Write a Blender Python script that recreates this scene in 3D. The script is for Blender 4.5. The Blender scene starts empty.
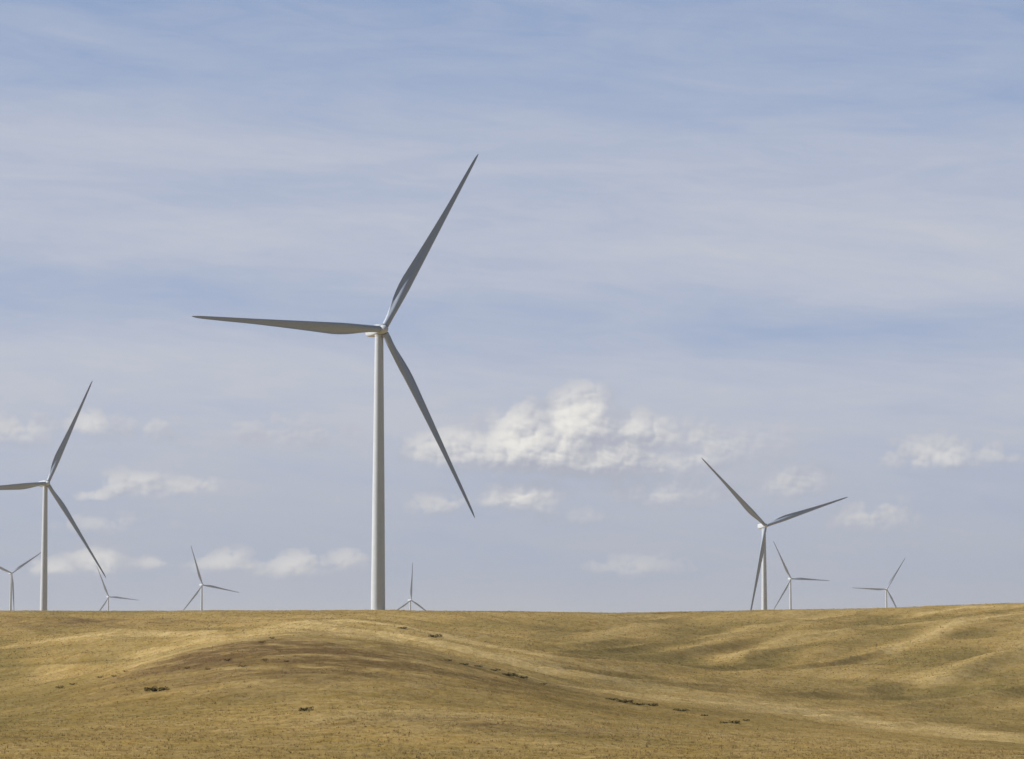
import bpy, bmesh, math, random
import numpy as np

random.seed(7)
rng = np.random.default_rng(11)
scene = bpy.context.scene
COL = scene.collection
rad = math.radians

# ------------------------------------------------------------------ camera
F_PX, W_PX, H_PX = 3000.0, 1024, 759
ROW_C, ROW_EYE = 379.5, 650.0            # image centre row, row of eye level
PITCH = math.atan((ROW_EYE - ROW_C) / F_PX)
CP, SP = math.cos(PITCH), math.sin(PITCH)

cam = bpy.data.cameras.new('camera')
cam.sensor_fit = 'HORIZONTAL'
cam.sensor_width = 36.0
cam.lens = 36.0 * F_PX / W_PX
cam.clip_start = 0.5
cam.clip_end = 120000
cam_o = bpy.data.objects.new('camera', cam)
cam_o.location = (0, 0, 0)
cam_o.rotation_euler = (rad(90) + PITCH, 0, 0)
COL.objects.link(cam_o)
scene.camera = cam_o

# ------------------------------------------------------------------ render
scene.render.engine = 'CYCLES'
scene.view_settings.view_transform = 'Standard'
scene.view_settings.look = 'None'
scene.view_settings.gamma = 1.0
scene.view_settings.exposure = 0.0
scene.cycles.use_denoising = True
scene.cycles.max_bounces = 4
scene.cycles.diffuse_bounces = 2
scene.cycles.volume_bounces = 1
scene.render.filter_size = 1.9

SUN_EL, SUN_AZ = rad(36), rad(-87)       # azimuth from +Y (view), negative = to the left
SUN_DIR = (math.sin(SUN_AZ) * math.cos(SUN_EL), math.cos(SUN_AZ) * math.cos(SUN_EL), math.sin(SUN_EL))


# ------------------------------------------------------------------ helpers
def tag(o, label=None, cat=None, group=None, kind=None):
    if label: o['label'] = label
    if cat: o['category'] = cat
    if group: o['group'] = group
    if kind: o['kind'] = kind
    return o


def np_mesh(name, verts, faces_flat, nper, mat, smooth=False):
    """fast mesh: verts (n,3); faces_flat (m,nper) or list of such arrays"""
    me = bpy.data.meshes.new(name)
    if not isinstance(faces_flat, list):
        faces_flat, nper = [faces_flat], [nper]
    nv = len(verts)
    loops = np.concatenate([f.reshape(-1) for f in faces_flat]).astype(np.int32)
    sizes = np.concatenate([np.full(len(f), k, np.int32) for f, k in zip(faces_flat, nper)])
    starts = np.concatenate([[0], np.cumsum(sizes)[:-1]]).astype(np.int32)
    me.vertices.add(nv)
    me.vertices.foreach_set('co', np.asarray(verts, np.float32).reshape(-1))
    me.loops.add(len(loops))
    me.loops.foreach_set('vertex_index', loops)
    me.polygons.add(len(sizes))
    me.polygons.foreach_set('loop_start', starts)
    me.polygons.foreach_set('loop_total', sizes)
    if smooth:
        me.polygons.foreach_set('use_smooth', np.ones(len(sizes), bool))
    me.materials.append(mat)
    me.update(calc_edges=True)
    me.validate()
    return me


def link(name, me, parent=None):
    o = bpy.data.objects.new(name, me)
    COL.objects.link(o)
    if parent: o.parent = parent
    return o


def new_mat(name):
    m = bpy.data.materials.new(name)
    m.use_nodes = True
    nt = m.node_tree
    nt.nodes.clear()
    return m, nt


class G:
    """terse node builder"""
    def __init__(self, nt): self.nt = nt

    def n(self, t, **kw):
        nd = self.nt.nodes.new(t)
        for k, v in kw.items(): setattr(nd, k, v)
        return nd

    def put(self, sock, v):
        if isinstance(v, bpy.types.NodeSocket): self.nt.links.new(v, sock)
        elif v is not None: sock.default_value = v

    def m(self, op, a, b=None, c=None, clamp=False):
        nd = self.n('ShaderNodeMath', operation=op, use_clamp=clamp)
        for i, v in enumerate((a, b, c)):
            if v is not None: self.put(nd.inputs[i], v)
        return nd.outputs[0]

    def xyz(self, x, y, z=0.0):
        nd = self.n('ShaderNodeCombineXYZ')
        for i, v in enumerate((x, y, z)): self.put(nd.inputs[i], v)
        return nd.outputs[0]

    def noise(self, vec, scale=1.0, detail=5.0, rough=0.5, dist=0.0, lac=2.0):
        nd = self.n('ShaderNodeTexNoise')
        self.put(nd.inputs['Vector'], vec)
        nd.inputs['Scale'].default_value = scale
        nd.inputs['Detail'].default_value = detail
        nd.inputs['Roughness'].default_value = rough
        nd.inputs['Lacunarity'].default_value = lac
        nd.inputs['Distortion'].default_value = dist
        return nd.outputs[0]

    def maprange(self, v, a, b, c=0.0, d=1.0, smooth=False):
        nd = self.n('ShaderNodeMapRange')
        if smooth: nd.interpolation_type = 'SMOOTHSTEP'
        self.put(nd.inputs[0], v)
        for i, x in enumerate((a, b, c, d)): nd.inputs[1 + i].default_value = x
        return nd.outputs[0]

    def mix(self, f, a, b, blend='MIX'):
        nd = self.n('ShaderNodeMix', data_type='RGBA', blend_type=blend)
        self.put(nd.inputs[0], f)
        for i, v in ((6, a), (7, b)):
            if isinstance(v, tuple) and len(v) == 3: v = (*v, 1.0)
            self.put(nd.inputs[i], v)
        return nd.outputs[2]

    def ramp(self, f, stops, interp='LINEAR'):
        nd = self.n('ShaderNodeValToRGB')
        cr = nd.color_ramp
        cr.interpolation = interp
        while len(cr.elements) < len(stops): cr.elements.new(0.5)
        for e, (p, c) in zip(cr.elements, stops):
            e.position = p
            e.color = (c, c, c, 1) if not isinstance(c, tuple) else (*c, 1)
        self.put(nd.inputs[0], f)
        return nd.outputs[0]


def srgb(r, g, b):
    f = lambda c: c / 12.92 if c <= 0.04045 else ((c + 0.055) / 1.055) ** 2.4
    return tuple(f(x / 255.0) for x in (r, g, b))


# ------------------------------------------------------------------ sky
def build_world():
    w = bpy.data.worlds.new('World')
    scene.world = w
    w.use_nodes = True
    nt = w.node_tree
    nt.nodes.clear()
    g = G(nt)
    STR = 0.05
    sky = g.n('ShaderNodeTexSky', sky_type='NISHITA')
    sky.sun_disc = False
    sky.sun_elevation = SUN_EL
    sky.sun_rotation = SUN_AZ
    sky.altitude = 900
    sky.air_density = 1.0
    sky.dust_density = 0.6
    sky.ozone_density = 1.5
    tc = g.n('ShaderNodeTexCoord')
    sep = g.n('ShaderNodeSeparateXYZ')
    nt.links.new(tc.outputs['Generated'], sep.inputs[0])
    x, y, z = sep.outputs
    K = 3000.0
    U = g.m('MULTIPLY', g.m('ARCTAN2', x, y), K)                 # azimuth, right positive
    V = g.m('MULTIPLY', g.m('ARCSINE', z), K)                    # elevation
    # ---- thin high veil, drawn out into long flat bands
    vt = g.m('ADD', V, g.m('MULTIPLY', U, 0.03))
    warp = g.noise(g.xyz(g.m('MULTIPLY', U, 1 / 520.0), g.m('MULTIPLY', vt, 1 / 150.0), 3.1), 1.0, 4, 0.5)
    vw = g.m('ADD', vt, g.m('MULTIPLY', g.m('SUBTRACT', warp, 0.5), 90.0))
    band = g.ramp(g.m('MULTIPLY', vw, 1 / 1000.0), VEIL_STOPS, 'B_SPLINE')
    f1 = g.noise(g.xyz(g.m('MULTIPLY', U, 1 / 330.0), g.m('MULTIPLY', vt, 1 / 60.0), 8.7), 1.0, 8, 0.6, 0.7)
    f2 = g.noise(g.xyz(g.m('MULTIPLY', U, 1 / 110.0), g.m('MULTIPLY', g.m('ADD', vt, g.m('MULTIPLY', U, 0.06)), 1 / 17.0), 1.3), 1.0, 7, 0.66, 0.9)
    veil = g.m('ADD', band, g.m('ADD', g.m('MULTIPLY', g.m('SUBTRACT', f1, 0.5), 0.72),
                                g.m('MULTIPLY', g.m('SUBTRACT', f2, 0.5), 0.36)), clamp=True)
    veil = g.m('MULTIPLY', veil, g.maprange(V, 700, 1100, 1.0, 0.12, True))
    around = g.maprange(g.m('ABSOLUTE', U), 1800, 4200, 1.0, 0.15, True)      # veil thinned out of view behind the camera, to lower the fill light
    veil = g.m('MULTIPLY', veil, around)
    s = lambda c: tuple(v / STR for v in c)
    blue = g.mix(1.0, sky.outputs[0], (*SKY_TINT, 1), 'MULTIPLY')
    blue = g.mix(g.m('MULTIPLY', around, g.maprange(V, 500, 1500, 0.8, 0.0, True)), blue, s(DEEP_BLUE))
    veil_col = g.mix(g.maprange(V, 0, 330, 0, 1, True), s(VEIL_LOW), s(VEIL_HIGH))
    col = col_plain = g.mix(veil, blue, veil_col)
    # ---- cumulus
    wx = g.noise(g.xyz(g.m('MULTIPLY', U, 1 / 46.0), g.m('MULTIPLY', V, 1 / 38.0), 5.5), 1.0, 3, 0.5)
    wy = g.noise(g.xyz(g.m('MULTIPLY', U, 1 / 46.0), g.m('MULTIPLY', V, 1 / 38.0), 17.5), 1.0, 3, 0.5)
    Uw = g.m('ADD', U, g.m('MULTIPLY', g.m('SUBTRACT', wx, 0.5), 20.0))
    Vw = g.m('ADD', V, g.m('MULTIPLY', g.m('SUBTRACT', wy, 0.5), 14.0))

    def blobs(uu, vv):
        acc = None
        for (bu, bv, rx, ry, amp) in CUMULUS:
            dx = g.m('MULTIPLY', g.m('SUBTRACT', uu, bu - 512.0), 1.0 / rx)
            dv = g.m('SUBTRACT', vv, 650.0 - bv)
            dy = g.m('MAXIMUM', g.m('MULTIPLY', dv, 1.0 / ry), g.m('MULTIPLY', dv, -2.0 / ry))
            d = g.m('MULTIPLY_ADD', dx, dx, g.m('MULTIPLY', dy, dy))
            f = g.m('MAXIMUM', g.m('MULTIPLY_ADD', d, -amp, amp), -1.0)
            acc = f if acc is None else g.m('SMOOTH_MAX', acc, f, 0.12)
        return acc

    def puff(du, dv):
        """billows: rounded lumps carrying smaller and smaller lumps"""
        x_, y_ = g.m('ADD', Uw, du), g.m('ADD', Vw, dv)
        tot = None
        for (sc, wgt, zz) in ((30.0, 0.50, 2.2), (14.0, 0.30, 7.7), (7.0, 0.17, 4.1)):
            vor = g.n('ShaderNodeTexVoronoi', feature='SMOOTH_F1', voronoi_dimensions='2D')
            vor.inputs['Scale'].default_value = 1.0
            vor.inputs['Detail'].default_value = 0.0
            vor.inputs['Smoothness'].default_value = 0.12
            g.put(vor.inputs['Vector'], g.xyz(g.m('MULTIPLY_ADD', x_, 1 / sc, zz), g.m('MULTIPLY', y_, 1.2 / sc)))
            d = vor.outputs['Distance']
            cap = g.m('MULTIPLY', g.m('MULTIPLY_ADD', g.m('MULTIPLY', d, d), -1.6, 0.5), wgt)
            tot = cap if tot is None else g.m('ADD', tot, cap)
        return tot
    p0, p1 = puff(0.0, 0.0), puff(-3.0, 3.5)
    b0, b1 = blobs(Uw, Vw), blobs(g.m('ADD', Uw, -14.0), g.m('ADD', Vw, 17.0))

    def broad_at(du, dv):
        return g.noise(g.xyz(g.m('MULTIPLY', g.m('ADD', U, du), 1 / 62.0), g.m('MULTIPLY', g.m('ADD', V, dv), 1 / 36.0), 9.2), 1.0, 5, 0.55)
    broad, broad1 = broad_at(0, 0), broad_at(-11.0, 12.0)
    wisp = g.noise(g.xyz(g.m('MULTIPLY', U, 1 / 24.0), g.m('MULTIPLY', V, 1 / 13.0), 3.3), 1.0, 5, 0.62)
    dens = g.m('ADD', g.m('ADD', b0, g.m('MULTIPLY', g.m('SUBTRACT', broad, 0.5), 0.8)), g.m('MULTIPLY', p0, 0.75))
    dens = g.m('ADD', dens, g.m('MULTIPLY', g.m('SUBTRACT', wisp, 0.5), 0.5))
    top = g.maprange(g.m('SUBTRACT', b0, b1), -0.05, 0.45, 0.0, 1.0, True)      # 1 where the cloud faces up and to the sun
    crisp = g.maprange(dens, 0.10, 0.50, 0.0, 1.0, True)
    soft = g.maprange(dens, -0.1, 1.15, 0.0, 1.0, True)
    alpha = g.mix(top, soft, crisp)
    lit = g.m('ADD', g.m('MULTIPLY', g.m('SUBTRACT', b0, b1), 0.85), g.m('MULTIPLY', g.m('SUBTRACT', p0, p1), 0.8))
    lit = g.m('ADD', lit, g.m('MULTIPLY', g.m('SUBTRACT', broad, broad1), 1.9))
    lit = g.maprange(lit, -0.46, 0.88, 0.0, 1.0, True)
    thick = g.maprange(b0, 0.0, 1.0, 0.32, 1.0, True)
    ccol = g.mix(g.m('MULTIPLY', lit, thick), s(CLOUD_SHADE), s(CLOUD_LIT))
    col = g.mix(g.m('MULTIPLY', alpha, g.maprange(b0, -0.1, 1.0, 0.45, 0.94)), col, ccol)
    # the cumulus lie low over the plain ahead: elsewhere only the veil is worked out
    low = g.m('MULTIPLY', g.m('LESS_THAN', V, 330.0), g.m('LESS_THAN', g.m('ABSOLUTE', U), 1500.0))
    low = g.m('MULTIPLY', low, g.m('GREATER_THAN', V, -40.0))
    shaders = []
    for c in (col_plain, col):
        bg = g.n('ShaderNodeBackground')
        g.put(bg.inputs[0], c)
        bg.inputs[1].default_value = STR
        shaders.append(bg.outputs[0])
    mx = g.n('ShaderNodeMixShader')
    g.put(mx.inputs[0], low)
    nt.links.new(shaders[0], mx.inputs[1])
    nt.links.new(shaders[1], mx.inputs[2])
    out = g.n('ShaderNodeOutputWorld')
    nt.links.new(mx.outputs[0], out.inputs[0])


# veil amount against elevation (0..1000 px-equivalents above eye level)
VEIL_STOPS = [(0.0, 0.80), (0.12, 0.84), (0.22, 0.88), (0.28, 0.92), (0.33, 0.38), (0.365, 0.78), (0.41, 0.92),
              (0.455, 0.66), (0.49, 0.80), (0.53, 0.52), (0.58, 0.38), (0.65, 0.36), (0.75, 0.2), (1.0, 0.2)]
VEIL_LOW, VEIL_HIGH = srgb(169, 176, 193), srgb(194, 198, 210)
CLOUD_SHADE, CLOUD_LIT = srgb(170, 174, 189), srgb(243, 240, 233)
SKY_TINT = (1.0, 1.0, 1.0)
DEEP_BLUE = srgb(127, 160, 211)
CUMULUS = [  # u, v of the base, half width, height above the base, strength
    (580, 440, 48, 66, 1.2), (524, 446, 50, 52, 1.1), (455, 455, 66, 34, 0.85), (578, 460, 175, 54, 1.08), (635, 452, 66, 50, 0.95),
    (705, 458, 88, 46, 0.62), (765, 450, 70, 30, 0.3), (528, 500, 56, 32, 0.9), (655, 497, 110, 32, 0.6), (795, 488, 52, 32, 0.62),
    (935, 464, 62, 30, 0.66), (985, 460, 40, 16, 0.4), (875, 523, 56, 28, 0.6), (570, 516, 50, 20, 0.45), (440, 508, 40, 20, 0.45),
    (140, 492, 50, 24, 0.65), (98, 498, 28, 14, 0.5), (188, 490, 46, 16, 0.5), (20, 440, 60, 26, 0.5), (90, 432, 30, 22, 0.6),
    (140, 436, 70, 22, 0.4), (290, 442, 90, 28, 0.45), (60, 572, 36, 16, 0.6), (100, 566, 40, 26, 0.7), (150, 566, 40, 14, 0.45),
    (232, 566, 46, 20, 0.6), (300, 570, 46, 24, 0.65), (348, 566, 30, 20, 0.5), (270, 574, 90, 14, 0.45), (640, 570, 60, 18, 0.35), (120, 528, 70, 20, 0.36)]
build_world()

sun = bpy.data.lights.new('sun', 'SUN')
sun.energy = 5.0
sun.angle = rad(0.55)
sun.color = (1.0, 0.968, 0.915)
sun_o = bpy.data.objects.new('sun', sun)
import mathutils
sun_o.rotation_euler = mathutils.Vector(SUN_DIR).to_track_quat('Z', 'Y').to_euler()
sun_o.location = (-300, 100, 400)
COL.objects.link(sun_o)

# ------------------------------------------------------------------ terrain
_perm = rng.permutation(512).astype(np.int64)
_ang = rng.uniform(0, 2 * np.pi, 512)


def perlin(x, y, seed=0):
    xi, yi = np.floor(x).astype(np.int64), np.floor(y).astype(np.int64)
    xf, yf = x - xi, y - yi
    u = xf * xf * xf * (xf * (xf * 6 - 15) + 10)
    v = yf * yf * yf * (yf * (yf * 6 - 15) + 10)

    def gr(ix, iy, dx, dy):
        h = _perm[(_perm[(ix + seed * 57) & 511] + iy) & 511]
        a = _ang[h]
        return np.cos(a) * dx + np.sin(a) * dy
    n00, n10 = gr(xi, yi, xf, yf), gr(xi + 1, yi, xf - 1, yf)
    n01, n11 = gr(xi, yi + 1, xf, yf - 1), gr(xi + 1, yi + 1, xf - 1, yf - 1)
    a = n00 + u * (n10 - n00)
    b = n01 + u * (n11 - n01)
    return (a + v * (b - a)) * 1.4


def fbm(x, y, wl, octv=4, rough=0.5, seed=0):
    s, amp, tot = np.zeros_like(x), 1.0, 0.0
    for k in range(octv):
        s = s + amp * perlin(x / wl + 13.7 * k, y / wl - 7.3 * k, seed + k)
        tot += amp
        amp *= rough
        wl *= 0.5
    return s / tot


# the hills: for each distance, the height of the ground across the view (as the slope seen from the road)
U_AX = np.arange(-700.0, 1725.0, 5.0)
PROF = [
    (130, [(0, 771), (1024, 773)]),
    (160, [(0, 752), (300, 752), (600, 754), (1024, 758)]),
    (200, [(0, 734), (120, 730), (250, 726), (330, 722), (430, 717), (520, 723), (620, 731), (800, 742), (1024, 752)]),
    (225, [(0, 727), (120, 720), (250, 712), (330, 708), (430, 710), (520, 716), (620, 726), (800, 739), (1024, 751)]),
    (265, [(0, 716), (60, 708), (120, 699), (250, 682), (330, 680), (400, 684), (480, 694), (560, 707), (620, 716), (740, 729), (860, 739), (1024, 751)]),
    (320, [(0, 705), (60, 695), (120, 679), (180, 665), (240, 656), (300, 653), (360, 656), (430, 665), (500, 680), (550, 691), (600, 700), (680, 712), (760, 723), (860, 733), (1024, 748)]),
    (380, [(0, 699), (60, 688), (120, 669), (180, 650), (240, 640), (300, 636), (360, 641), (400, 647), (450, 658), (500, 671), (550, 686), (600, 695), (650, 704), (740, 718), (850, 729), (1024, 746)]),
    (450, [(0, 688), (60, 678), (120, 668), (180, 653), (240, 645), (300, 640), (360, 644), (400, 650), (450, 661), (500, 674), (550, 687), (600, 694), (650, 701), (740, 713), (850, 724), (1024, 737)]),
    (540, [(0, 670), (60, 660), (120, 652), (180, 648), (240, 643), (300, 636), (360, 637), (400, 642), (450, 651), (500, 661), (550, 670), (600, 679), (650, 687), (740, 699), (850, 712), (940, 722), (1024, 726)]),
    (620, [(0, 652), (60, 643), (130, 634.5), (200, 636), (260, 634), (300, 629), (340, 631), (400, 636), (440, 643), (500, 652), (560, 661), (600, 667), (700, 680), (800, 690), (900, 697), (1024, 696)]),
    (700, [(0, 645), (60, 640), (130, 637), (200, 635), (260, 628), (300, 625), (340, 624.5), (400, 629), (440, 638), (520, 650), (600, 660), (680, 667), (760, 668), (820, 666), (900, 668), (960, 664), (1024, 655)]),
    (780, [(0, 633), (60, 634), (130, 631), (200, 628), (260, 624), (340, 623), (400, 626), (440, 630), (500, 634), (560, 640), (620, 641), (700, 648), (760, 645), (820, 643), (880, 644), (940, 640), (1024, 633)]),
    (850, [(0, 622), (130, 621), (260, 619), (400, 618), (500, 622), (560, 626), (640, 627), (700, 632), (760, 629), (800, 624), (880, 629), (950, 623), (1024, 614)]),
    (930, [(-400, 612), (0, 611.2), (300, 611), (520, 611.2), (560, 612), (620, 613), (700, 611.5), (760, 610.2), (820, 609.2), (880, 608), (940, 605.5), (1000, 604), (1024, 603.5), (1400, 600)]),
    (1010, [(0, 613.5), (520, 613.5), (620, 614.5), (760, 613), (880, 612), (1024, 608)]),
    (1120, [(0, 622), (520, 622), (1024, 619)]),
]
PY = np.array([p[0] for p in PROF], float)
_tab = []
for Yk, pts in PROF:
    pu, pv = zip(*pts)
    row = np.interp(U_AX, pu, pv)
    k = np.exp(-0.5 * (np.arange(-40, 41) * 5.0 / (16.0 if Yk > 200 else 40.0)) ** 2)
    k /= k.sum()
    row = np.convolve(np.pad(row, 40, mode='edge'), k, mode='valid')
    _tab.append(np.tan(PITCH + np.arctan((ROW_C - row) / F_PX)) * Yk)
TAB = np.array(_tab)                                   # heights z[Yk, u]
Y_AX = np.arange(130.0, 1121.0, 5.0)


def pchip_rows(xs, zs, xq):
    h = np.diff(xs)[:, None]
    d = np.diff(zs, axis=0) / h
    m = np.zeros_like(zs)
    w1 = 2 * h[1:] + h[:-1]
    w2 = h[1:] + 2 * h[:-1]
    same = d[:-1] * d[1:] > 0
    with np.errstate(divide='ignore', invalid='ignore'):
        hm = (w1 + w2) / (w1 / d[:-1] + w2 / d[1:])
    m[1:-1] = np.where(same, hm, 0)
    m[0], m[-1] = d[0], d[-1]
    i = np.clip(np.searchsorted(xs, xq, side='right') - 1, 0, len(xs) - 2)
    t = ((xq - xs[i]) / (xs[i + 1] - xs[i]))[:, None]
    hh = (xs[i + 1] - xs[i])[:, None]
    return ((2 * t**3 - 3 * t**2 + 1) * zs[i] + (t**3 - 2 * t**2 + t) * hh * m[i]
            + (-2 * t**3 + 3 * t**2) * zs[i + 1] + (t**3 - t**2) * hh * m[i + 1])


ZT = pchip_rows(PY, TAB, Y_AX)                         # fine table
_k = np.exp(-0.5 * (np.arange(-4, 5) * 5.0 / 9.0) ** 2)
_k /= _k.sum()
ZT = np.apply_along_axis(lambda c: np.convolve(np.pad(c, 4, mode='edge'), _k, mode='valid'), 0, ZT)

# turbines: x, y, hub height above eye, yaw, rotor phase
TURB = [
    (-40.8, 944.5, 101.1, 32.6, 60.0),
    (-273.6, 1765.0, 97.8, 37.0, 65.8),
    (174.2, 2062.0, 85.0, 24.2, 18.0),
    (447.6, 4822.0, 113.9, 19.7, -2.3),
    (676.9, 5431.0, 109.2, 15.6, 57.9),
    (-500.3, 4860.0, 104.8, 33.4, -10.1),
    (-814.4, 6074.0, 107.0, 31.6, -5.6),
    (-789.7, 4744.0, 120.5, 32.7, 34.4),
    (-181.1, 5403.0, 89.2, 38.0, -31.0)]
HUB_H, OVERHANG = 89.0, 2.5
BASES = []
for (tx, ty, hz, gam, ph) in TURB:
    ga = rad(gam)
    # rotor sits ahead of the tower axis along (sin g, -cos g)
    BASES.append((tx - math.sin(ga) * OVERHANG, ty + math.cos(ga) * OVERHANG, hz - HUB_H))

RIDGES = []      # spurs and crests: (points, height, half width), filled in below


def ridge_lift(X, Y):
    z = np.zeros_like(X)
    for (pts, amp, wd) in RIDGES:
        best = np.full(X.shape, 1e9)
        arc = np.zeros_like(X)
        L = [0.0]
        for a, b in zip(pts[:-1], pts[1:]): L.append(L[-1] + math.hypot(b[0] - a[0], (b[1] - a[1])))
        for k, (a, b) in enumerate(zip(pts[:-1], pts[1:])):
            dx, dy = b[0] - a[0], b[1] - a[1]
            s = np.clip(((X - a[0]) * dx + (Y - a[1]) * dy) / (dx * dx + dy * dy), 0, 1)
            d2 = (X - a[0] - s * dx) ** 2 + (Y - a[1] - s * dy) ** 2
            m = d2 < best
            best = np.where(m, d2, best)
            arc = np.where(m, (L[k] + s * (L[k + 1] - L[k])) / L[-1], arc)
        tap = np.clip(arc / 0.25, 0, 1) * np.clip((1 - arc) / 0.25, 0, 1)
        tap = tap * tap * (3 - 2 * tap)
        z = z + 0.78 * amp * tap * np.exp(-(np.sqrt(best + 2.5) - 1.58) / (1.25 * wd))
    return z * np.clip((925 - Y) / 60.0, 0, 1)


def ribs(X, Y):
    """small spurs and gullies running down the slopes, to the lower left on the right hand slope and the other way on the left"""
    t = np.clip((X / np.maximum(Y, 50) + 0.01) / 0.04, 0, 1)
    out = np.zeros_like(X)
    for (ax, ay, w, sd) in ((0.45, 0.89, t, 31), (-0.55, 0.83, 1 - t, 35)):
        a, b = X * ax + Y * ay, X * ay - Y * ax
        b = b + 9.0 * fbm(X, Y, 60.0, 2, 0.5, sd + 9)
        n = perlin(a / 110.0, b / 21.0, sd) + 0.6 * perlin(a / 60.0, b / 10.5, sd + 1)
        out += w * (0.62 - np.abs(n)) * 1.8
    return out * np.clip((Y - 380) / 160, 0.12, 1) * np.clip((960 - Y) / 110, 0.1, 1)


def height(X, Y):
    X, Y = np.asarray(X, float), np.asarray(Y, float)
    Ys = np.maximum(Y, 130.0)
    u = 512 + F_PX * (X / Ys) * CP
    fi = np.clip((u - U_AX[0]) / 5.0, 0, len(U_AX) - 1.001)
    fj = np.clip((Y - 130.0) / 5.0, 0, len(Y_AX) - 1.001)
    i, j = fi.astype(int), fj.astype(int)
    a, b = fi - i, fj - j
    z = (ZT[j, i] * (1 - a) + ZT[j, i + 1] * a) * (1 - b) + (ZT[j + 1, i] * (1 - a) + ZT[j + 1, i + 1] * a) * b
    near = -1.75 + (-5.2 + 1.75) * np.clip(Y / 130.0, -0.3, 1) ** 1.0
    t = np.clip((Y - 60) / 75.0, 0, 1)
    t = t * t * (3 - 2 * t)
    z = near * (1 - t) + z * t
    # the plain beyond the ridge
    num, den = np.zeros_like(z), np.zeros_like(z) + 0.6
    num = num + 8.0 * 0.6
    for (bx, by, bz) in BASES:
        w = 1.0 / (((X - bx) / 420.0) ** 2 + ((Y - by) / 700.0) ** 2 + 1e-4)
        num += w * bz
        den += w
    far = num / den + 2.5 * fbm(X, Y, 900.0, 3, 0.5, 40) * np.clip((Y - 1300) / 1000, 0, 1) * np.clip(np.min(
        [np.hypot(X - q[0], Y - q[1]) for q in BASES], axis=0) / 300.0, 0, 1)
    far = far - np.clip((Y - 8000) / 20000.0, 0, 1) * 40.0
    t = np.clip((Y - 980) / 420.0, 0, 1)
    t = t * t * (3 - 2 * t)
    z = z * (1 - t) + far * t
    # spurs, undulation and tussocky micro-relief
    z = z + ridge_lift(X, Y)
    hill = np.clip((Y - 120) / 150, 0, 1)
    rel = np.where(Y > 880, np.clip((960 - Y) / 80, 0.25, 1), 1.0)
    z = z + hill * rel * (0.75 * fbm(X, Y, 75.0, 3, 0.5, 3) + 0.34 * fbm(X, Y, 17.0, 3, 0.55, 9) + ribs(X, Y))
    fine = np.clip((1500 - Y) / 300, 0, 1)
    z = z + fine * (0.15 * fbm(X, Y, 4.6, 3, 0.6, 20) + 0.075 * fbm(X, Y, 1.4, 2, 0.6, 25))
    return z


def ray(u, v):
    """point of the ground seen at image position (u, v)"""
    w = (ROW_C - v) / F_PX
    k = CP - w * SP
    ys = np.arange(125.0, 960.0, 0.5)
    xs = (u - 512) / F_PX / k * ys
    zs = math.tan(PITCH + math.atan(w)) * ys
    hit = np.nonzero(height(xs, ys) >= zs)[0]
    q = hit[0] if len(hit) else len(ys) - 1
    return float(xs[q]), float(ys[q])


_px = lambda *p: [ray(u, v) for u, v in p]
_lines = [
    (_px((672, 662), (747, 634), (794, 624), (850, 623)), 1.5, 11),
    (_px((706, 664), (781, 647), (824, 638), (881, 633), (935, 628), (985, 620)), 1.7, 11),
    (_px((860, 662), (922, 643), (969, 626), (1030, 615), (1090, 612)), 2.0, 12),
    (_px((900, 619), (965, 609), (1040, 607)), 1.2, 12),
    (_px((560, 652), (620, 634), (690, 622)), 1.2, 13),
    (_px((240, 640), (290, 627), (340, 623), (400, 628), (450, 640), (526, 653), (590, 664), (690, 681)), 0.7, 11),
    (_px((-60, 655), (0, 648), (60, 641), (130, 634), (200, 637), (270, 641)), 0.6, 11),
    (_px((905, 694), (950, 678), (1000, 660), (1060, 648)), 2.3, 12),
    (_px((690, 668), (790, 650), (870, 640)), -1.0, 11),
    (_px((840, 668), (930, 641), (1010, 628)), -1.1, 11),
    (_px((-20, 668), (100, 655), (190, 648)), -0.7, 10),
    (_px((300, 733), (380, 716), (450, 712), (520, 722), (600, 740)), 0.12, 6)]
PALE_LINES = [(p, w) for (p, a, w) in _lines[2:4] for w in (2.0,)] + [
    (_lines[5][0], 6.0), (_lines[6][0], 4.0),
    (_px((-20, 690), (20, 686), (60, 676), (110, 661), (160, 647)), 6.0),
    (_px((340, 636), (406, 637), (453, 644), (500, 657)), 6.0),
    (_px((470, 650), (526, 664), (600, 678), (680, 690), (780, 706), (880, 722), (1040, 742)), 13.0),
    (_px((526, 678), (606, 691), (680, 699), (780, 710), (880, 726), (1040, 744)), 10.0),
    (_px((440, 642), (500, 654), (560, 668), (640, 684), (720, 697), (800, 709)), 9.0)]
VALLEY = [PALE_LINES[-1], PALE_LINES[-2], PALE_LINES[-3]]
RIDGES.extend(_lines)


def line_mask(X, Y, lines):
    m = np.zeros_like(X)
    for (pts, wd) in lines:
        for a, b in zip(pts[:-1], pts[1:]):
            dx, dy = b[0] - a[0], b[1] - a[1]
            s = np.clip(((X - a[0]) * dx + (Y - a[1]) * dy) / (dx * dx + dy * dy), 0, 1)
            d2 = (X - a[0] - s * dx) ** 2 + (Y - a[1] - s * dy) ** 2
            m = np.maximum(m, np.exp(-d2 / (2 * wd * wd)))
    return m


def patch_mask(X, Y, spots):
    m = np.zeros_like(X)
    for (cx, cy, rx, ry, a) in spots:
        m = np.maximum(m, a * np.exp(-(((X - cx) / rx) ** 2 + ((Y - cy) / ry) ** 2)))
    return m


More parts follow.
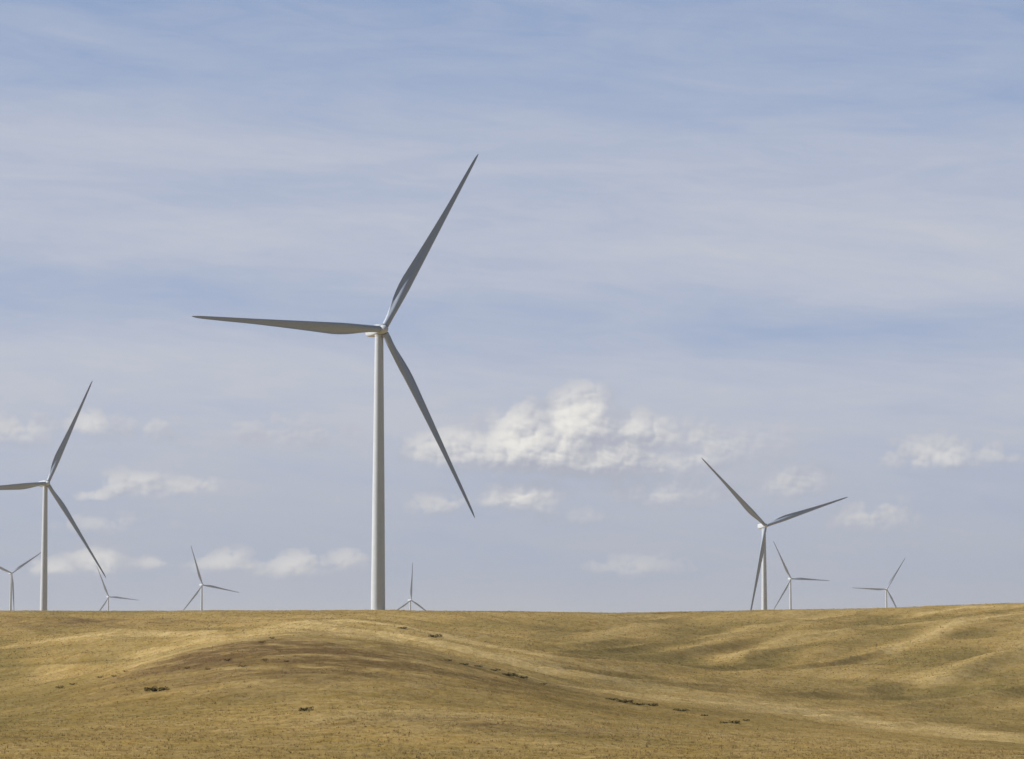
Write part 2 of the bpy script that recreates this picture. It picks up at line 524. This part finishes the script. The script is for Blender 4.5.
SOIL, GREEN, WEEDY = [], [], []
for (u, v, rx, ry, a) in [(200, 668, 14, 34, .8), (300, 664, 16, 40, 1.0), (390, 670, 15, 36, 1.0), (460, 680, 12, 28, .9), (540, 695, 10, 22, .7),
                          (420, 724, 7, 10, .6), (120, 735, 8, 9, .5), (700, 735, 8, 10, .5)]:
    x_, y_ = ray(u, v)
    WEEDY.append((x_, y_, rx, ry, a))
for (u, v, rx, ry, a) in [(250, 651, 12, 26, 1.3), (205, 660, 9, 22, .8), (305, 655, 11, 26, .8), (385, 658, 10, 22, .6), (440, 668, 9, 18, .5), (500, 680, 7, 14, .4), (270, 672, 14, 20, .4),
                          (350, 663, 8, 30, .5), (440, 668, 6, 18, .5), (330, 632, 9, 20, .5), (60, 622, 30, 30, .55), (170, 622, 30, 30, .4),
                          (470, 722, 9, 10, .45)]:
    x_, y_ = ray(u, v)
    SOIL.append((x_, y_, rx, ry, a))
for (u, v, rx, ry, a) in [(895, 699, 6, 14, 1.0), (632, 650, 13, 34, .8), (480, 627, 14, 24, .8), (1000, 680, 10, 34, .9),
                          (960, 692, 9, 24, .5), (800, 690, 11, 26, .35), (830, 725, 9, 12, .5), (580, 735, 8, 7, .5), (470, 706, 6, 7, .4),
                          (690, 690, 18, 30, .3), (120, 612, 60, 20, .5), (600, 614, 60, 18, .4)]:
    x_, y_ = ray(u, v)
    GREEN.append((x_, y_, rx, ry, a))

WEEDY_C = np.array([0.180, 0.124, 0.049])
STRAW = np.array([0.400, 0.272, 0.098])
PALE = np.array([0.510, 0.372, 0.160])
OLIVE = np.array([0.225, 0.168, 0.060])
BROWN = np.array([0.150, 0.094, 0.046])


def cover_colour(X, Y):
    """colour of the plant cover at a place: drier and paler on the crests, greener in the hollows, bare soil on the knoll"""
    e = 9.0
    h0 = height_soft(X, Y)
    curv = (height_soft(X + e, Y) + height_soft(X - e, Y) + height_soft(X, Y + 2 * e) + height_soft(X, Y - 2 * e) - 4 * h0)
    dry = np.clip(-curv * 1.1, -1, 1)
    n1 = fbm(X, Y, 60.0, 4, 0.55, 60)
    n2 = fbm(X, Y, 14.0, 4, 0.6, 70)
    n3 = fbm(X, Y, 3.2, 3, 0.6, 80)
    pale = np.clip(0.10 + 0.5 * np.clip(dry, 0, 1) + 0.45 * n1 + 0.35 * n2 + 0.34 * line_mask(X, Y, VALLEY) * (1 + n2) + 0.45 * line_mask(X, Y, PALE_LINES) * (1 + 1.6 * n2 + 1.0 * n3), 0, 1)[..., None]
    olive = np.clip(0.25 + 0.55 * np.clip(-dry, 0, 1) - 0.4 * n1 + 0.55 * n2 + 0.25 * n3 - 0.5 * line_mask(X, Y, PALE_LINES)
                    + 0.75 * patch_mask(X, Y, GREEN), 0, 1)[..., None]
    br = np.clip(patch_mask(X, Y, SOIL) * (0.75 + 1.6 * n2 + 1.2 * n3) + 0.12 * np.clip(n2 * 2 + n3, 0, 1), 0, 0.85)[..., None]
    c = STRAW * np.ones(X.shape + (3,))
    c = c * (1 - pale) + PALE * pale
    c = c * (1 - olive) + OLIVE * olive
    q = X / np.maximum(Y, 60.0)
    front = np.clip((Y - 285) / 80.0, 0, 1) * np.clip((400 + 8 * n3 - Y) / 9.0, 0, 1) * np.clip((q + 0.125) / 0.03, 0, 1) * np.clip((0.085 - q) / 0.08, 0, 1)
    wd = np.clip((patch_mask(X, Y, WEEDY) + 0.75 * front) * (0.62 + 1.0 * n2 + 0.7 * n3), 0, 0.8)[..., None]
    c = c * (1 - wd) + WEEDY_C * wd
    c = c * (1 - br) + BROWN * br
    n4 = fbm(X, Y * 0.6, 1.1, 2, 0.6, 95)
    return c * np.clip(1 + 0.26 * n3 * 0.8 + 0.2 * n4 + 0.14 * n2, 0.35, 1.7)[..., None]


def height_soft(X, Y):
    Ys = np.maximum(Y, 130.0)
    u = 512 + F_PX * (X / Ys) * CP
    fi = np.clip((u - U_AX[0]) / 5.0, 0, len(U_AX) - 1.001)
    fj = np.clip((Y - 130.0) / 5.0, 0, len(Y_AX) - 1.001)
    i, j = fi.astype(int), fj.astype(int)
    a, b = fi - i, fj - j
    z = (ZT[j, i] * (1 - a) + ZT[j, i + 1] * a) * (1 - b) + (ZT[j + 1, i] * (1 - a) + ZT[j + 1, i + 1] * a) * b
    z = z + ridge_lift(X, Y)
    return z


def grass_material(name, leaf):
    m, nt = new_mat(name)
    g = G(nt)
    at = g.n('ShaderNodeAttribute', attribute_name='cover')
    geo = g.n('ShaderNodeNewGeometry')
    pos = geo.outputs['Position']
    a = g.noise(pos, 2.3, 4, 0.65)
    b = g.noise(pos, 0.42, 4, 0.6)
    k = g.m('MULTIPLY', g.maprange(a, 0.3, 0.7, 0.78, 1.22), g.maprange(b, 0.3, 0.7, 0.84, 1.16))
    hsv = g.n('ShaderNodeHueSaturation')
    g.put(hsv.inputs['Value'], k)
    g.put(hsv.inputs['Saturation'], g.maprange(b, 0.3, 0.7, 1.08, 0.92))
    nt.links.new(at.outputs['Color'], hsv.inputs['Color'])
    out = g.n('ShaderNodeOutputMaterial')
    d = g.n('ShaderNodeBsdfDiffuse')
    nt.links.new(hsv.outputs[0], d.inputs[0])
    if leaf:
        t = g.n('ShaderNodeBsdfTranslucent')
        nt.links.new(hsv.outputs[0], t.inputs[0])
        mx = g.n('ShaderNodeMixShader')
        mx.inputs[0].default_value = 0.45
        nt.links.new(d.outputs[0], mx.inputs[1])
        nt.links.new(t.outputs[0], mx.inputs[2])
        nt.links.new(mx.outputs[0], out.inputs[0])
    else:
        bump = g.n('ShaderNodeBump')
        bump.inputs['Strength'].default_value = 0.8
        bump.inputs['Distance'].default_value = 0.25
        g.put(bump.inputs['Height'], g.noise(pos, 1.7, 5, 0.7))
        nt.links.new(bump.outputs[0], d.inputs['Normal'])
        nt.links.new(d.outputs[0], out.inputs[0])
    return m


def set_cover(me, c):
    at = me.color_attributes.new('cover', 'FLOAT_COLOR', 'POINT')
    rgba = np.ones((len(c), 4), np.float32)
    rgba[:, :3] = c
    at.data.foreach_set('color', rgba.reshape(-1))


def build_ground():
    ys = [-300, -150, -60]
    y = -20.0
    while y < 40000:
        ys.append(y)
        if y < 110: y += 6
        elif y < 960: y += 0.9 if y < 420 else 1.2
        elif y < 1100: y += 4
        else: y *= 1.05
    ys = np.array(ys)
    tm = np.arange(-0.235, 0.2351, 0.00062)
    tw = np.array([0.26, 0.3, 0.36, 0.45, 0.6, 0.8, 1.1, 1.6, 2.4])
    ts = np.concatenate([-tw[::-1], tm, tw])
    Wd = np.sqrt(ys**2 + 60.0**2)
    X = ts[None, :] * Wd[:, None]
    Y = np.repeat(ys[:, None], len(ts), 1)
    Z = height(X, Y)
    nr, nc = X.shape
    idx = np.arange(nr * nc).reshape(nr, nc)
    faces = np.stack([idx[:-1, :-1], idx[:-1, 1:], idx[1:, 1:], idx[1:, :-1]], -1).reshape(-1, 4)
    V = np.stack([X, Y, Z], -1).reshape(-1, 3)
    me = np_mesh('ground', V, faces, 4, grass_material('dry_prairie_turf', False), True)
    set_cover(me, cover_colour(X, Y).reshape(-1, 3))
    o = link('ground', me)
    tag(o, 'rolling golden brown prairie hills of dry grass', 'ground', None, 'structure')


def build_grass(n1=85000, n2=100000):
    """tussocks of dry grass over the near slopes"""
    y1 = 1 / rng.uniform(1 / 520.0, 1 / 105.0, n1)
    y2 = rng.uniform(400, 945, n2)
    Y = np.concatenate([y1, y2])
    n = len(Y)
    X = rng.uniform(-0.205, 0.205, n) * Y
    keep = fbm(X, Y, 7.0, 3, 0.6, 90) + rng.uniform(-0.5, 0.6, n) > -0.1
    keep &= rng.random(n) < np.clip((Y - 95) / 110.0, 0.2, 1)
    X, Y = X[keep], Y[keep]
    n = len(X)
    Z = height(X, Y)
    C = cover_colour(X, Y) * rng.uniform(1.05, 1.5, (n, 1)) * (1 + rng.uniform(-0.06, 0.06, (n, 3)))
    C = 0.76 * C + 0.24 * (C @ np.array([0.3, 0.59, 0.11]))[:, None] * np.array([1.12, 1.0, 0.68])
    NB = 5
    size = rng.uniform(0.06, 0.16, n) * np.where(rng.random(n) < 0.06, 1.5, 1.0)
    far = np.clip((Y - 380) / 300.0, 0, 1)              # the farther slopes carry coarser bunch grass
    size = size * (1 + 0.55 * far * np.clip((960 - Y) / 100.0, 0.2, 1))
    C = C * (1 + far * rng.uniform(-0.30, 0.16, n))[:, None]
    ba = rng.uniform(0, 2 * np.pi, (n, NB))
    off = rng.uniform(0, 0.14, (n, NB))
    lean = rng.uniform(0.15, 0.75, (n, NB))
    hh = size[:, None] * rng.uniform(0.6, 1.1, (n, NB))
    wd = rng.uniform(0.02, 0.05, (n, NB)) * (1 + 1.6 * far)[:, None]
    bx = X[:, None] + np.cos(ba) * off
    by = Y[:, None] + np.sin(ba) * off
    bz = Z[:, None] - 0.03 + 0 * bx
    fa = rng.uniform(0, 2 * np.pi, (n, NB))
    v0 = np.stack([bx - np.cos(fa) * wd, by - np.sin(fa) * wd, bz], -1)
    v1 = np.stack([bx + np.cos(fa) * wd, by + np.sin(fa) * wd, bz], -1)
    v2 = np.stack([bx + np.cos(ba) * lean * hh, by + np.sin(ba) * lean * hh, bz + hh], -1)
    V = np.stack([v0, v1, v2], 2).reshape(-1, 3)
    faces = np.arange(len(V)).reshape(-1, 3)
    me = np_mesh('dry_grass', V, faces, 3, grass_material('dry_grass_blade', True))
    set_cover(me, np.repeat(C, NB * 3, 0))
    o = link('dry_grass', me)
    tag(o, 'dry golden grass tussocks covering the rolling hills', 'grass', None, 'stuff')


# ------------------------------------------------------------------ turbines
def paint(name, base, rough):
    m, nt = new_mat(name)
    g = G(nt)
    tc = g.n('ShaderNodeTexCoord')
    n = g.noise(tc.outputs['Object'], 0.35, 5, 0.6)
    sepn = g.n('ShaderNodeMapping')
    sepn.inputs['Scale'].default_value = (2.2, 2.2, 0.05)
    nt.links.new(tc.outputs['Object'], sepn.inputs['Vector'])
    streak = g.noise(sepn.outputs[0], 1.0, 4, 0.6)
    k = g.m('MULTIPLY', g.maprange(n, 0.3, 0.7, 0.95, 1.03), g.maprange(streak, 0.35, 0.75, 1.02, 0.93))
    hsv = g.n('ShaderNodeHueSaturation')
    hsv.inputs['Color'].default_value = (*base, 1)
    g.put(hsv.inputs['Value'], k)
    p = g.n('ShaderNodeBsdfPrincipled')
    nt.links.new(hsv.outputs[0], p.inputs['Base Color'])
    p.inputs['Roughness'].default_value = rough
    p.inputs['Specular IOR Level'].default_value = 0.35
    out = g.n('ShaderNodeOutputMaterial')
    nt.links.new(p.outputs[0], out.inputs[0])
    return m


M_TOWER = paint('tower_paint', (0.62, 0.655, 0.70), 0.5)
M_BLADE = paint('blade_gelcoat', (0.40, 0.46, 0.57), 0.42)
M_NAC = paint('nacelle_shell', (0.62, 0.655, 0.70), 0.45)


def loft(name, rings, mat, cap0=True, cap1=True):
    rings = np.array(rings)
    nr, nc = rings.shape[:2]
    V = rings.reshape(-1, 3)
    idx = np.arange(nr * nc).reshape(nr, nc)
    nx = np.roll(idx, -1, 1)
    q = np.stack([idx[:-1], nx[:-1], nx[1:], idx[1:]], -1).reshape(-1, 4)
    caps = []
    if cap0: caps.append(idx[0][::-1])
    if cap1: caps.append(idx[-1])
    fl, npr = [q], [4]
    if caps:
        fl.append(np.array(caps)); npr.append(nc)
    me = np_mesh(name, V, fl, npr, mat, True)
    bm = bmesh.new()
    bm.from_mesh(me)
    bmesh.ops.recalc_face_normals(bm, faces=bm.faces)
    bm.to_mesh(me)
    bm.free()
    if hasattr(me, 'set_sharp_from_angle'):
        me.set_sharp_from_angle(angle=rad(40))
    return me


def tower_mesh():
    rings = []
    a = np.linspace(0, 2 * np.pi, 64, endpoint=False)

    def ring(r, z): rings.append(np.stack([np.cos(a) * r, np.sin(a) * r, np.full(64, z)], -1))
    top = HUB_H - 1.55
    rad_at = lambda z: 2.25 - 0.92 * (z / top) ** 1.15
    ring(2.9, -3.0); ring(2.9, 0.12); ring(2.25, 0.13)
    for zz in np.linspace(3.0, top - 0.6, 16): ring(rad_at(zz), zz)
    ring(rad_at(top - 0.42), top - 0.42)
    ring(1.42, top - 0.4); ring(1.42, top)
    return loft('tower', rings, M_TOWER)


def nacelle_mesh():
    """rounded box lofted along the rotor axis; local -Y is the rotor side"""
    rings = []
    a = np.linspace(0, 2 * np.pi, 40, endpoint=False)
    secs = [(-2.75, 1.25, 1.25, 0.0, 2.2), (-2.6, 1.55, 1.5, 0.0, 2.4), (-1.7, 1.85, 1.85, 0.05, 3.4), (0, 1.95, 2.0, 0.1, 4.5),
            (2.5, 1.95, 2.05, 0.12, 5), (5.0, 1.9, 1.95, 0.2, 5), (6.1, 1.75, 1.7, 0.35, 4.5), (6.5, 1.5, 1.4, 0.45, 4)]
    for (y, w, h, zo, n) in secs:
        c, s = np.cos(a), np.sin(a)
        px = np.sign(c) * np.abs(c) ** (2 / n) * w * 0.88
        pz = np.sign(s) * np.abs(s) ** (2 / n) * h * 0.86 + zo
        rings.append(np.stack([px, np.full(40, y), pz], -1))
    return loft('nacelle', rings, M_NAC)


def hub_mesh():
    """spinner: rounded nose towards -Y, origin on the rotor centre"""
    rings = []
    a = np.linspace(0, 2 * np.pi, 40, endpoint=False)
    for (y, r) in [(-2.05, 0.05), (-2.0, 0.34), (-1.8, 0.75), (-1.4, 1.1), (-0.85, 1.36), (-0.2, 1.48), (0.6, 1.5), (1.2, 1.42), (1.4, 1.3)]:
        rings.append(np.stack([np.cos(a) * r, np.full(40, y), np.sin(a) * r], -1))
    return loft('rotor_hub', rings, M_NAC)


ROTOR_R = 68.0


def blade_mesh():
    """blade along +Z, leading edge +X, wind side -Y"""
    fr = [0.022, 0.045, 0.075, 0.11, 0.15, 0.19, 0.23, 0.27, 0.32, 0.38, 0.45, 0.53, 0.61, 0.69, 0.77, 0.84, 0.9, 0.945, 0.975, 0.992, 1.0]
    kx = [0, 0.05, 0.09, 0.14, 0.19, 0.235, 0.28, 0.35, 0.5, 0.7, 0.85, 0.95, 0.985, 1.0]
    kc = [2.2, 2.2, 2.4, 3.1, 3.6, 3.85, 3.75, 3.35, 2.55, 1.65, 1.25, 0.9, 0.6, 0.13]
    tx = [0, 0.045, 0.09, 0.14, 0.2, 0.28, 0.4, 0.6, 0.8, 1.0]
    tt = [1.0, 1.0, 0.86, 0.62, 0.45, 0.35, 0.27, 0.215, 0.18, 0.17]
    wx = [0, 0.15, 0.3, 0.5, 0.7, 0.9, 1.0]
    wt = [15.0, 13.5, 8.5, 4.0, 1.5, -0.5, -1.0]
    N = 48
    ph = np.linspace(0, 2 * np.pi, N, endpoint=False)
    rings = []
    for f in fr:
        c = np.interp(f, kx, kc)
        t = np.interp(f, tx, tt)
        wgt = np.clip((1.0 - t) / 0.5, 0, 1)             # 0 round root, 1 full aerofoil
        x = 0.5 * (1 + np.cos(ph))                       # 1 at the trailing edge
        yt = 5 * t * (0.2969 * np.sqrt(x) - 0.126 * x - 0.3516 * x**2 + 0.2843 * x**3 - 0.1036 * x**4)
        camber = 0.035 * (1 - (2 * x - 1) ** 2)
        aft = 0.34 * t * np.clip((x - 0.45) / 0.55, 0, 1) * np.sin(np.clip((x - 0.45) / 0.55, 0, 1) * np.pi)   # cusped wind side
        up = yt + camber
        lo = -yt + camber + aft
        foil = np.where(np.sin(ph) >= 0, up, lo)
        circ = 0.5 * t * np.sin(ph)
        yy = (circ * (1 - wgt) + foil * wgt) * c
        le = np.interp(t, [0.17, 0.35, 0.6, 1.0], [0.32, 0.30, 0.37, 0.5]) * c
        xx = le - x * c                                  # leading edge at +X
        b = rad(np.interp(f, wx, wt) + 7.0)
        # wind side is -Y: the suction side (up) faces +Y
        X = xx * math.cos(b) + yy * math.sin(b)
        Yc = -xx * math.sin(b) + yy * math.cos(b)
        r = f * ROTOR_R
        pre = -0.04 * r + 1.3 * (f ** 2.5)
        rings.append(np.stack([X, Yc + pre, np.full(N, r)], -1))
    return loft('blade', rings, M_BLADE)


ME_T, ME_N, ME_H, ME_B = tower_mesh(), nacelle_mesh(), hub_mesh(), blade_mesh()
TILT = rad(1.0)


def build_turbine(base, gam, phase, label):
    root = bpy.data.objects.new('wind_turbine', None)
    COL.objects.link(root)
    root.location = base
    root.rotation_euler = (0, 0, rad(gam))
    root.empty_display_size = 3
    tag(root, label, 'wind turbine', 'white wind turbines on the prairie')
    link('tower', ME_T, root)
    nac = link('nacelle', ME_N, root)
    nac.location = (0, 0, HUB_H)
    nac.rotation_euler = (-TILT - rad(3), 0, 0)
    hub = link('rotor_hub', ME_H, root)
    hub.rotation_mode = 'XYZ'
    hub.location = (0, -OVERHANG, HUB_H)
    hub.matrix_local = (mathutils.Matrix.Translation((0, -OVERHANG, HUB_H)) @ mathutils.Matrix.Rotation(TILT, 4, 'X')
                        @ mathutils.Matrix.Rotation(rad(90 - phase), 4, 'Y'))
    for k in range(3):
        b = link('blade', ME_B, hub)
        b.rotation_euler = (0, rad(-120 * k), 0)
    return root


T_LABELS = [
    'tallest white wind turbine, nearest to us, standing alone left of the big cumulus cloud',
    'second largest white turbine, left of the nearest one, one blade leaving the left edge',
    'mid sized white turbine on the right, one blade hanging down along its tower',
    'small far turbine just right of the mid sized one, one blade level to the right',
    'small far turbine standing alone at the far right end of the row',
    'small far turbine in the gap left of the nearest tower, blade pointing steeply up',
    "tiny far turbine peeping over the ridge under the second largest turbine's blade tip",
    'small far turbine at the left edge with blades spread like a letter Y',
    "tiny far turbine right of the tallest one's foot, only hub and upright blade showing",
]

# ------------------------------------------------------------------ shrubs
def leaf_material(name, c0, c1):
    m, nt = new_mat(name)
    g = G(nt)
    geo = g.n('ShaderNodeNewGeometry')
    col = g.mix(g.noise(geo.outputs['Position'], 3.5, 3, 0.6), c0, c1)
    d = g.n('ShaderNodeBsdfDiffuse')
    t = g.n('ShaderNodeBsdfTranslucent')
    mx = g.n('ShaderNodeMixShader')
    mx.inputs[0].default_value = 0.2
    g.put(d.inputs[0], col); g.put(t.inputs[0], col)
    nt.links.new(d.outputs[0], mx.inputs[1]); nt.links.new(t.outputs[0], mx.inputs[2])
    out = g.n('ShaderNodeOutputMaterial')
    nt.links.new(mx.outputs[0], out.inputs[0])
    return m


M_LEAF = leaf_material('shrub_leaf', (0.070, 0.075, 0.030), (0.140, 0.125, 0.052))
M_WEED = leaf_material('weed_leaf', (0.050, 0.038, 0.016), (0.115, 0.082, 0.034))
M_STEM = leaf_material('shrub_stem', (0.06, 0.045, 0.03), (0.11, 0.085, 0.06))


def foliage_mesh(name, w, h, dep, n, mat, seed):
    """a low spreading shrub: leaf clumps gathered in uneven lobes"""
    r = np.random.default_rng(seed)
    nl = 9
    lx = np.linspace(-0.42, 0.42, nl) * w + r.normal(0, 0.05 * w, nl)
    ly = r.uniform(-0.4, 0.4, nl) * dep
    lh = r.uniform(0.5, 1.0, nl) * h
    lr = r.uniform(0.10, 0.18, nl) * w
    k = r.integers(0, nl, n)
    d = r.normal(0, 1, (n, 3))
    d /= np.linalg.norm(d, axis=1)[:, None]
    rr = r.uniform(0.35, 1.0, n) ** 0.5
    P = np.stack([lx[k] + d[:, 0] * lr[k] * rr, ly[k] + d[:, 1] * np.minimum(lr[k], dep * 0.5) * rr,
                  lh[k] * 0.5 + d[:, 2] * lh[k] * 0.5 * rr], -1)
    s = r.uniform(0.03, 0.075, n) * (0.7 + 0.3 * h)
    a = r.normal(0, 1, (n, 3)); a /= np.linalg.norm(a, axis=1)[:, None]
    b = np.cross(a, r.normal(0, 1, (n, 3))); b /= np.linalg.norm(b, axis=1)[:, None]
    s = s[:, None]
    V = np.stack([P - a * s, P - b * s * 0.6, P + a * s, P + b * s * 0.6], 1).reshape(-1, 3)
    return np_mesh(name, V, np.arange(len(V)).reshape(-1, 4), 4, mat)


def stem_mesh(name, w, h, n, seed):
    r = np.random.default_rng(seed)
    V, Fq = [], []
    for t in range(4): V.append((0.04 * math.cos(t * math.pi / 2), 0.04 * math.sin(t * math.pi / 2), -0.15))
    for _ in range(n):                                   # all stems rise from one root
        x1, y1 = r.uniform(-0.42, 0.42) * w, r.uniform(-0.12, 0.12) * w
        base = len(V)
        for t in range(4):
            V.append((x1 + 0.012 * math.cos(t * math.pi / 2), y1 + 0.012 * math.sin(t * math.pi / 2), h * r.uniform(0.5, 0.85)))
        for t in range(4):
            Fq.append((t, (t + 1) % 4, base + (t + 1) % 4, base + t))
    return np_mesh(name, np.array(V), np.array(Fq), 4, M_STEM)


def put_shrub(name, u, v, wpx, asp, label, cat, group, protos):
    x, y = ray(u, v)
    w = wpx * y / F_PX
    fol, stm = protos[put_shrub.k % len(protos)]
    put_shrub.k += 1
    root = bpy.data.objects.new(name, None)
    COL.objects.link(root)
    root.location = (x, y, float(height(np.array([x]), np.array([y]))[0]) - 0.02)
    s = w / 2.0
    root.scale = (s, s, s * asp * 1.15)
    root.rotation_euler = (0, 0, random.choice((0, math.pi)) + random.uniform(-0.25, 0.25))
    tag(root, label, cat, group)
    link('foliage', fol, root)
    link('stem', stm, root)


put_shrub.k = 0
SHRUBS = [  # u, v, width px, height factor, label
    (157, 691.5, 25, 0.55, 'long dark green shrub patch lying on the open left flank of the knoll'),
    (306, 711, 14, 0.8, 'small round dark green shrub alone on the grass below the knoll'),
    (403, 629, 9, 0.6, 'small dark shrub on the far slope just right of the nearest tower foot'),
    (435, 637.5, 13, 0.7, 'dark shrub on the pale crest above the right shoulder of the knoll'),
    (448, 661, 8, 0.6, 'topmost low shrub of the string along the right edge of the knoll'),
    (464, 665, 9, 0.6, 'low shrub second from the top in the string down the knoll edge'),
    (478, 667, 9, 0.5, 'low shrub midway along the upper string on the knoll edge'),
    (495, 671, 10, 0.6, 'low shrub just above the darkest clump on the knoll edge'),
    (510, 676.5, 15, 0.7, 'darkest and widest shrub clump on the right edge of the knoll'),
    (522, 678.5, 12, 0.6, 'dark shrub touching the right side of the darkest clump on the knoll edge'),
    (543, 684.5, 8, 0.5, 'small thin shrub below the darkest clump on the knoll edge'),
    (612, 700, 12, 0.5, 'left end shrub of the lower dark row at the rim of the pale swale'),
    (624, 703, 17, 0.55, 'long low shrub left of the middle of the lower dark row by the swale'),
    (638, 705, 13, 0.5, 'low shrub right of the middle of the lower dark row by the swale'),
    (652, 706, 13, 0.55, 'right end shrub of the lower dark row at the rim of the pale swale'),
    (681, 711.5, 15, 0.5, 'separate flat dark shrub right of the lower row, beside the bare strip'),
    (704, 716, 8, 0.6, 'tiny shrub midway between the flat dark shrub and the right hand trio'),
    (724, 723.5, 8, 0.7, 'left shrub of the small trio on the right lower slope'),
    (735, 723.5, 11, 0.8, 'middle and largest shrub of the small trio on the right lower slope'),
    (746, 721, 7, 0.7, 'right shrub of the small trio on the right lower slope')]
WEEDS = [
    (60, 688.5, 9, 0.7, 'lowest left brown weed clump on the left rim of the knoll'),
    (73, 685, 7, 0.7, 'brown weed clump next up from the lowest on the left rim of the knoll'),
    (100, 678, 7, 0.8, 'brown weed clump halfway up the left rim of the knoll'),
    (114, 677, 6, 0.8, 'brown weed clump right beside the halfway one on the left rim'),
    (125, 672, 5, 0.8, 'smallest brown weed clump high on the left rim of the knoll'),
    (187, 669, 6, 0.8, 'brown weed clump on the grass left of the reddish bare patch'),
    (208, 670, 6, 0.8, 'brown weed clump under the left end of the reddish bare patch'),
    (228, 661, 8, 0.7, 'wide brown weed clump at the left end of the reddish bare patch'),
    (243, 667, 8, 0.7, 'brown weed clump at the lower edge of the reddish bare patch'),
    (265, 661, 7, 0.7, 'brown weed clump in the middle of the reddish bare patch'),
    (287, 662, 6, 0.7, 'brown weed clump at the right end of the reddish bare patch'),
    (262, 643, 7, 0.8, 'left one of two brown weed clumps on the knoll top'),
    (272, 639, 6, 0.8, 'right one of two brown weed clumps on the knoll top')]


build_ground()
build_grass()
for b, t, lab in zip(BASES, TURB, T_LABELS):
    build_turbine(b, t[3], t[4], lab)
SP_ = [(foliage_mesh('foliage', 2.0, 0.85, 0.8, 900, M_LEAF, 50 + i), stem_mesh('stem', 2.0, 0.7, 9, 80 + i)) for i in range(4)]
WP_ = [(foliage_mesh('foliage', 2.0, 1.0, 1.0, 420, M_WEED, 150 + i), stem_mesh('stem', 2.0, 0.8, 9, 180 + i)) for i in range(3)]
for s in SHRUBS: put_shrub('low_shrub', *s, 'shrub', 'dark shrubs on the prairie slope', SP_)
for s in WEEDS: put_shrub('weed_clump', *s, 'weed clump', 'brown weed clumps on the knoll', WP_)


# ------------------------------------------------------------------ air
def build_haze(density):
    m, nt = new_mat('thin_air_haze')
    g = G(nt)
    v = g.n('ShaderNodeVolumePrincipled')
    v.inputs['Color'].default_value = (0.86, 0.9, 0.97, 1)
    v.inputs['Density'].default_value = density
    v.inputs['Anisotropy'].default_value = 0.2
    out = g.n('ShaderNodeOutputMaterial')
    nt.links.new(v.outputs[0], out.inputs['Volume'])
    x, y0, y1, z0, z1 = 60000.0, -2000.0, 45000.0, -80.0, 260.0
    V = np.array([(sx * x, yy, zz) for zz in (z0, z1) for yy in (y0, y1) for sx in (-1, 1)])
    Fq = np.array([(0, 2, 3, 1), (4, 5, 7, 6), (0, 1, 5, 4), (2, 6, 7, 3), (0, 4, 6, 2), (1, 3, 7, 5)])
    o = link('haze', np_mesh('haze', V, Fq, 4, m))
    tag(o, 'thin bluish air between the near hills and the far turbines', 'haze', None, 'stuff')


HAZE = 4.5e-5
if HAZE > 0: build_haze(HAZE)
